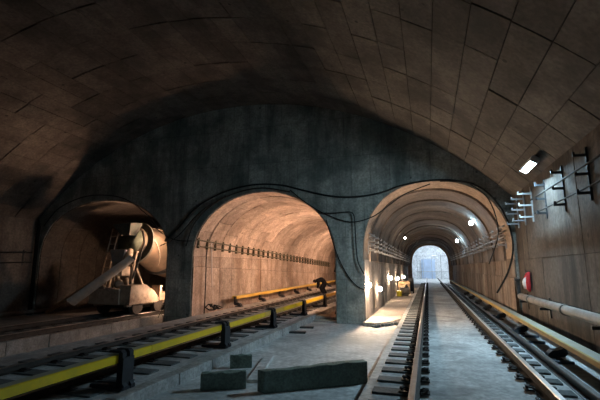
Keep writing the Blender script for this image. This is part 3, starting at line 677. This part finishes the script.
# spiral ribs near the mouth
for s_ in range(3):
    pts = []
    for i in range(9):
        tt = .04 + .26 * i / 8; ang = R(200 + 120 * s_) + i * .22; rr = .58 + (.80 - .58) * (tt / .28)
        u_ = Vector((1, 0, 0)); v_ = axd.normalized().cross(u_); pts.append(ax0 + axd * tt + (u_ * math.cos(ang) + v_ * math.sin(ang)) * rr)
    mb = MB(); mb.tube(pts, .035, 6); mb.build('rib', 'wagon', drum, True)
# support frame, hopper, chute
mb = MB()
for sx in (-.55, .55): mb.tube([(sx, .45, .55), (sx * .85, .55, 1.6), (sx * .8, .75, 2.3)], .055, 8); mb.tube([(sx, 1.4, .55), (sx * .85, .7, 1.7)], .045, 8)
mb.tube([(-.47, .55, 1.75), (.47, .55, 1.75)], .05, 8); mb.build('support_frame', 'wagon', wg)
mb = MB(); mb.add([(-.42, .35, 3.30), (.42, .35, 3.36), (.42, 1.0, 3.40), (-.42, 1.0, 3.34), (-.2, .55, 2.92), (.2, .55, 2.92), (.2, .95, 2.92), (-.2, .95, 2.92)], [(0, 1, 5, 4), (1, 2, 6, 5), (2, 3, 7, 6), (3, 0, 4, 7)]); hop = mb.build('hopper', 'hopper', wg)
so = hop.modifiers.new('wall', 'SOLIDIFY'); so.thickness = .025
mb = MB(); u_ = Vector((1, 0, 0)); an = axd.normalized(); v_ = an.cross(u_); cen = ax0 + an * .22
ring = lambda r_, d_: [cen + an * d_ + (u_ * math.cos(2 * math.pi * k / 28) + v_ * math.sin(2 * math.pi * k / 28)) * r_ for k in range(29)]
mb.grid([ring(.55, -.05), ring(.84, -.05), ring(.84, .05), ring(.55, .05), ring(.55, -.05)]); mb.build('dark_front_ring', 'hopper', wg)  # dark ring added so the shaded drum front reads dark
mb = MB(); mb.tube([(.50, .95, 3.1), (.72, .8, 2.6), (.66, .6, 1.9), (.5, .5, 1.2), (.45, .4, .95)], .035, 8); mb.build('water_hose', 'cable', wg, True)
mb = MB()
for sx in (-.82, -.52): mb.tube([(sx, .3, .9), (sx + .05, .75, 3.2)], .022, 6)
for k in range(7): t_ = .08 + .13 * k; mb.tube([(-.82 + .05 * t_, .3 + .45 * t_, .9 + 2.3 * t_), (-.52 + .05 * t_, .3 + .45 * t_, .9 + 2.3 * t_)], .016, 6)
mb.build('ladder', 'wagon', wg)
mb = MB(); mb.prism([(-.34, 2.35), (.34, 2.35), (.20, 1.72), (-.20, 1.72)], .22, .55, 'y'); bevel(mb.build('discharge_funnel', 'chute', wg), .02)
mb = MB(); mb.box(-.02, .50, -.05, .40, 1.38, 1.72); bevel(mb.build('gear_box', 'wagon', wg), .03)
mb = MB(); mb.tube([(.30, .25, 1.72), (.42, .35, 2.05), (.36, .5, 2.35)], [.12, .17, .10], 10); mb.build('gear_motor', 'wagon', wg, True)
c0 = onY(128, 258, 12.0) - Vector((WX, WY, WZ)); c1 = onY(70, 299, 11.2) - Vector((WX, WY, WZ))
dr = (c1 - c0).normalized(); sd = dr.cross(Vector((0, 0, 1))).normalized(); up_ = sd.cross(dr)
rows = []
for pnt, hw in ((c0 + dr * -.15, .21), (c0 + dr * .3, .25), (c0 + dr * 1.0, .26), (c1, .29)):
    rows.append([pnt + sd * (hw * math.cos(a_)) + up_ * (-hw * .9 * math.sin(a_)) for a_ in [math.pi * i / 10 for i in range(11)]])
mb = MB(); mb.grid(rows); mb.grid([[p_ + up_ * -.02 + (p_ - rows[i][5]) * .06 for p_ in r_] for i, r_ in enumerate(rows)])
mb.grid([[r_[0] for r_ in rows], [r_[0] + sd * .035 + up_ * .0 for r_ in rows]]); mb.grid([[r_[-1] for r_ in rows], [r_[-1] - sd * .035 for r_ in rows]])
chute = mb.build('chute', 'chute', wg, True)
mb = MB(); mb.tube([c0 + dr * .7 - up_ * .22, Vector((-.1, .25, .95))], .03, 6); mb.tube([c0 + dr * 1.15 - up_ * .22, Vector((-.4, .15, .90))], .03, 6); mb.build('chute_stay', 'wagon', chute)
mb = MB(); mb.tube([(.50, .25, .6), (.52, .3, 1.0), (.40, .35, 1.3)], .06, 8); mb.ball((.1, .3, 1.08), .18, n=12); mb.build('pump', 'wagon', wg, True)
# timber leaning against the left wall behind the chute
mb = MB(); mb.tube([(-15.2, 13.2, -.1), (-12.9, 13.6, 1.35)], .09, 4); tag(mb.build('leaning_timber', 'wood', None), 'dark beam leaning at a slant beneath the left mouth beside the chute', 'beam')

# ------------------------------------------------------------------ worker bending over the conductor rail
def worker(loc, rotz):
    t = thing('person', 'person in black workwear bending down over the yellow cover in the middle tunnel', 'person', loc, (0, 0, rotz)); t.scale = (.92, .92, .92)
    V = []; E_ = []; RR = []
    def vtx(p, r_, par=None):
        V.append(p); RR.append(r_); i = len(V) - 1
        if par is not None: E_.append((par, i))
        return i
    pel = vtx((.16, 0, .84), (.22, .20)); sp = vtx((-.02, 0, .94), (.23, .20), pel); ch = vtx((-.21, 0, .93), (.23, .20), sp); nk = vtx((-.37, 0, .88), (.08, .08), ch)
    h1 = vtx((-.46, 0, .83), (.10, .095), nk); vtx((-.53, 0, .72), (.09, .085), h1)
    for s_ in (-1, 1):
        hp = vtx((.15, .11 * s_, .74), (.15, .14), pel); kn = vtx((-.04 + .06 * s_, .15 * s_, .44), (.12, .115), hp); an = vtx((.16 + .05 * s_, .14 * s_, .10), (.075, .075), kn); vtx((.07 + .05 * s_, .15 * s_, .045), (.045, .04), an)
        sh = vtx((-.25, .20 * s_, .88), (.11, .11), ch); el = vtx((-.24, .25 * s_, .64), (.085, .085), sh); vtx((-.30, .19 * s_, .44), (.05, .05), el)
    me = bpy.data.meshes.new('body'); me.from_pydata(V, E_, []); o = link('body', me, t)
    o.modifiers.new('skin', 'SKIN'); o.modifiers.new('sub', 'SUBSURF').levels = 2
    o.modifiers['sub'].render_levels = 2
    for i, sv in enumerate(me.skin_vertices[0].data): sv.radius = RR[i]; sv.use_root = (i == 0)
    bpy.context.view_layer.update()
    dg = bpy.context.evaluated_depsgraph_get(); nm = bpy.data.meshes.new_from_object(o.evaluated_get(dg)); o.modifiers.clear(); o.data = nm
    nm.materials.clear(); nm.materials.append(M['cloth']); nm.materials.append(M['skin'])
    for f in nm.polygons: f.use_smooth = True; f.material_index = 1 if (f.center.x < -.42 and f.center.z > .60) else 0
    # hair, ears, nose, eyes, mouth
    mb = MB(); mb.ball((-.455, 0, .835), .115, 1.0, .95, .95, 14); mb.build('hair', 'cloth', t, True)
    mb = MB(); mb.ball((-.575, 0, .76), .022, 1, .8, 1.2, 8); mb.build('nose', 'skin', t, True)
    for s_ in (-1, 1):
        mb = MB(); mb.ball((-.50, .092 * s_, .77), .026, 1, .4, 1.3, 8); mb.build('ear', 'skin', t, True)
        mb = MB(); mb.ball((-.572, .032 * s_, .785), .011, n=8); mb.build('eye', 'whitecloth', t, True)
        # gloved hand: palm and five fingers
        w0 = Vector((-.30, .19 * s_, .45)); mb = MB(); mb.tube([w0, w0 + Vector((-.03, 0, -.05)), w0 + Vector((-.05, 0, -.095))], [.036, .044, .040], 8)
        for q_, (dy, ln) in enumerate(((-.03, .065), (-.01, .078), (.011, .072), (.031, .055))):
            b_ = w0 + Vector((-.05, dy, -.09)); mb.tube([b_, b_ + Vector((-.022, dy * .2, -ln * .55)), b_ + Vector((-.005, dy * .2, -ln))], [.0105, .0095, .007], 6)
        b_ = w0 + Vector((-.03, -.038 * s_, -.04)); mb.tube([b_, b_ + Vector((-.03, -.022 * s_, -.03)), b_ + Vector((-.045, -.02 * s_, -.06))], [.013, .011, .008], 6)
        mb.build('glove', 'glove', t, True)
        mb = MB(); fx = .07 + .05 * s_; mb.prism([(fx - .08, 0), (fx + .20, 0), (fx + .20, .13), (fx + .10, .15), (fx + .04, .09), (fx - .06, .07)], .15 * s_ - .055, .15 * s_ + .055, 'y'); bevel(mb.build('boot', 'cloth', t), .02, 3)
    mb = MB(); mb.ball((-.59, 0, .725), .018, .4, 1.3, .35, 8); mb.build('mouth', 'red', t, True)
    return t
worker((-5.45, 21.3, 0.107 + 21.3 * GRADE), R(12))
mb = MB(); mb.tube([(0, -.35, 0), (0, .35, 0)], .16, 16); mb.tube([(0, -.36, 0), (0, -.33, 0)], .17, 16)
mb.mi = 1; mb.tube([(0, -.365, 0), (0, -.362, 0)], .13, 16)
tag(mb.build('drainage_pipe', ['darksteel', 'cable'], None, loc=(-3.35, 17.6, .232)), 'dark end of a short pipe lying beside the wide pillar', 'pipe')

# ------------------------------------------------------------------ site clutter on the walkway of the right tunnel
wz = 0.11
t = thing('timber_stack', 'stack of brownish timber boxes on the walkway by the far bulbs', 'box stack', (-1.50, 27.0, wz))
for k in range(4):
    o = MB().box(-.38 + .04 * (k % 2), .36, -.4, .4, .2 * k, .2 * k + .18).build('timber_box', 'wood', t); bevel(o, .015)
mb = MB(); mb.tube([(0, 0, 0), (0, 0, .30)], [.13, .17], 14); mb.tube([(0, 0, .28), (0, 0, .31)], .18, 14)
o = mb.build('bucket', 'bucket', None, loc=(-1.66, 24.3, wz)); tag(o, 'yellow bucket on the walkway at the tunnel wall', 'bucket')
t = thing('air_pump', 'dusty round machine on the walkway in front of the timber boxes', 'machine', (-1.38, 25.0, wz))
mb = MB(); mb.tube([(-.26, 0, .28), (.26, 0, .28)], .22, 16); mb.build('tank', 'pipe', t, True); MB().box(-.2, .2, -.16, .16, 0, .08).build('base', 'darksteel', t); mb = MB(); mb.ball((.1, 0, .52), .11, n=10); mb.build('motor', 'darksteel', t, True)
t = thing('tool_trolley', 'dark upright trolley between the timber boxes and the track', 'trolley', (-1.12, 27.6, wz))
MB().box(-.15, .18, -.2, .2, .12, .95).build('body', 'black', t); mb = MB(); mb.tube([(-.12, 0, .95), (-.12, 0, 1.15), (.12, 0, 1.15), (.12, 0, .95)], .02, 6); mb.build('handle', 'darksteel', t)
for sx in (-.12, .14): mb = MB(); mb.tube([(sx - .03, 0, .09), (sx + .03, 0, .09)], .09, 12); mb.build('wheel', 'cable', t)
# sheets hung under the first bulbs
for i, (px, y0, y1, lab) in enumerate([(374.5, 285, 308, 'pale sheet hung on the tunnel wall below the nearest bulb'), (384, 292, 306, 'small pale sheet hung on the tunnel wall below the second bulb')]):
    a_ = onX(px, y0, -1.905); b_ = onX(px, y1, -1.905); rows = []
    for j in range(6):
        z = b_.z + (a_.z - b_.z) * j / 5; rows.append([(-1.885 + .012 * math.sin(k * 1.7 + j), a_.y - .2 + .08 * k, z) for k in range(6)])
    mb = MB(); mb.grid(rows); mb.grid([[(p_[0] - .012, p_[1], p_[2]) for p_ in r_] for r_ in rows]); tag(mb.build('hung_sheet', 'paper', None), lab, 'sheet', 'sheets on the tunnel wall')

# ------------------------------------------------------------------ far hall furnishings
mb = MB(); mb.box(-.9, 1.0, 62.5, 62.6, .15, 3.0); tag(mb.build('blue_sheet', 'bluesheet', None), 'blue sheet panel standing in the bright far hall', 'panel')
t = thing('scaffold', 'thin grey scaffold frame across the bright far hall', 'scaffold', (0, 58, .15))
for x in (-1.4, -.6, .5, 1.7, 2.6): mb = MB(); mb.tube([(x, 0, 0), (x, 0, 3.4)], .035, 6); mb.build('upright', 'galv', t)
for z in (1.1, 3.2): mb = MB(); mb.tube([(-1.6, 0, z), (3.4, 0, z)], .035, 6); mb.build('ledger', 'galv', t)

# ------------------------------------------------------------------ lamps
def power(strength_area, P): return P / (math.pi * strength_area)
def tube_lamp(name, label, loc, rot, P, length=1.15, group=None, col=COOL):
    t = thing(name, label, 'lamp', loc, rot, group)
    mb = MB(); mb.prism([(-.09, .0), (.09, .0), (.07, .07), (-.07, .07)], -length / 2 - .04, length / 2 + .04, 'y'); mb.prism([(-.075, .0), (-.06, .0), (-.06, -.05), (-.075, -.05)], -length / 2 - .04, length / 2 + .04, 'y'); mb.prism([(.06, .0), (.075, .0), (.075, -.06), (.06, -.06)], -length / 2 - .04, length / 2 + .04, 'y'); mb.box(-.075, .075, -length / 2 - .04, -length / 2 - .015, -.06, .0); mb.box(-.075, .075, length / 2 + .015, length / 2 + .04, -.06, .0); mb.build('housing', 'lampbox', t)
    M['g' + str(P)] = M.get('g' + str(P)) or glow('fixture_light_%d' % P, col, power(length * .14, P))
    mb = MB(); mb.prism([(-.042, -.004), (.042, -.004), (.032, -.05), (-.032, -.05)], -length / 2, length / 2, 'y'); mb.build('diffuser', 'g' + str(P), t)
    for yy in (-length * .35, length * .35): MB().box(-.02, .02, yy - .02, yy + .02, .07, .16).build('mount', 'darksteel', t)
    return t
va = lambda x: math.asin((x - VC) / VR)
def vault_lamp(x, y, P, label):
    q = vault_pt(x, y, .15); return tube_lamp('vault_lamp', label, q, (0, va(x) * .7, 0), P, 0.85, 'cool lamps under the cavern vault')
vault_lamp(2.25, 9.25, P_VAULT, 'bright cool white lamp under the vault at the right cavern wall')
vault_lamp(2.02, -1.5, P_VAULT_REAR, 'cool white lamp under the vault behind the photographer, right side, first')
vault_lamp(2.02, -9.0, P_VAULT_REAR, 'cool white lamp under the vault behind the photographer, right side, second')
BULBM = {}
def bulb(label, loc, P, r_=.06, col=WARM2, hang=.25, name='bare_bulb', group=None, wall=None):
    t = thing(name, label, 'lamp', loc, (0, 0, 0), group); key = 'b%d_%d' % (P, int(col[2] * 100))
    if key not in M: M[key] = glow('bulb_light_' + key, col, power(4 * math.pi * r_ * r_, P))
    mb = MB(); mb.ball((0, 0, 0), r_, 1, 1, 1.15, 12); mb.build('bulb', key, t, True)
    mb = MB(); mb.tube([(0, 0, r_ * 1.1), (0, 0, r_ * 1.1 + .07)], .026, 8); mb.build('socket', 'cable', t)
    mb = MB(); mb.tube([(0, 0, r_ * 1.1 + .06), ((wall or 0) * .5, 0, r_ + hang * .8), ((wall or 0), 0, r_ + hang)], .009, 6); mb.build('cord', 'cable', t)
    return t
for i, (px, py) in enumerate([(369, 285), (380, 289), (391, 278), (398, 278.5), (404, 277)]):
    q = onX(px, py, -1.86 if i == 0 else -1.80); bulb(['nearest bare bulb on the left wall just inside the right tunnel', 'second bare bulb, hanging lowest on the left tunnel wall', 'third bare bulb along the left tunnel wall', 'fourth bare bulb along the left tunnel wall', 'farthest bare bulb along the left tunnel wall, by the timber boxes'][i],
         q, P_BULB if i else P_BULB_NEAR, .075, WARM2, .25, 'bare_bulb', 'bulbs on the right tunnel wall', -.08 if i == 0 else -.14)
for i, (px, py, X) in enumerate([(471, 223, 1.72), (457, 241, 1.72), (405, 238, -1.12)]):
    q = onX(px, py, X); bulb(['nearer round cool lamp under the right tunnel roof', 'farther round cool lamp under the right tunnel roof', 'dim small lamp under the left side of the right tunnel roof'][i], q, P_TUN if i < 2 else 6,   .08 if i < 2 else .05, COOL if i < 2 else WARM2, .22, 'roof_lamp', 'roof lamps of the right tunnel', .10 if X > 0 else -.1)
def work_lamp(label, loc, P, aim, col=WARM, zf=.07):
    t = thing('work_lamp', label, 'lamp', loc, (0, 0, 0), 'work lamps on stands')
    key = 'w%d' % P
    if key not in M: M[key] = glow('work_light_%d' % P, col, power(.20 * .14, P))
    hd = Vector(aim).to_track_quat('Z', 'Y').to_euler()
    mb = MB(); mb.box(-.20, .20, -.15, .15, -.09, -.004); mb.box(-.22, .22, -.17, -.15, -.05, .02); mb.box(-.22, .22, .15, .17, -.05, .02); mb.box(-.22, -.20, -.17, .17, -.05, .02); mb.box(.20, .22, -.17, .17, -.05, .02); mb.build('housing', 'darksteel', t, rot=hd)
    mb = MB(); mb.box(-.10, .10, -.07, .07, -.004, .004); mb.build('lens', key, t, rot=hd)
    mb = MB(); mb.tube([(0, 0, -.06), (0, 0, -.2)], .03, 8); mb.tube([(0, 0, -.2), (0, 0, -loc[2] + .25)], .022, 6)
    for k in range(3): a_ = 2.1 * k; mb.tube([(0, 0, -loc[2] + .4), (.2 * math.cos(a_), .3 * math.sin(a_), -loc[2] + zf)], .016, 6)
    mb.build('stand', 'darksteel', t); return t
work_lamp('warm work lamp hidden behind the wide pillar in the middle tunnel, nearer one', (-3.08, 14.25, 1.75), P_MID, (-1, .15, .25))
work_lamp('warm work lamp hidden behind the wide pillar in the middle tunnel, second one', (-3.2, 18.8, 2.2), P_MID2, (-1, .35, .1))
work_lamp('warm work lamp hidden behind the wide pillar in the middle tunnel, farthest one', (-3.2, 28.0, 2.2), P_MID2, (-1, .3, .1))
work_lamp('upper warm work lamp hidden behind the narrow pillar in the left tunnel', (-9.62, 13.42, 2.9), P_LEFT, (-1, -.12, .3), WARM, -.12)
work_lamp('lower warm work lamp hidden behind the narrow pillar in the left tunnel', (-9.45, 13.95, .95), P_LEFT2, (-1, -.45, -.05), WARM, -.12)
for i, (x, y) in enumerate(((-.8, 52), (2.8, 52), (1, 59))): tube_lamp('hall_lamp', ['left cool lamp of the far hall', 'right cool lamp of the far hall', 'rear cool lamp of the far hall'][i], (x, y, 6.44), (0, 0, 0), P_HALL, 1.2, 'lamps of the far hall', (.75, .88, 1.0))
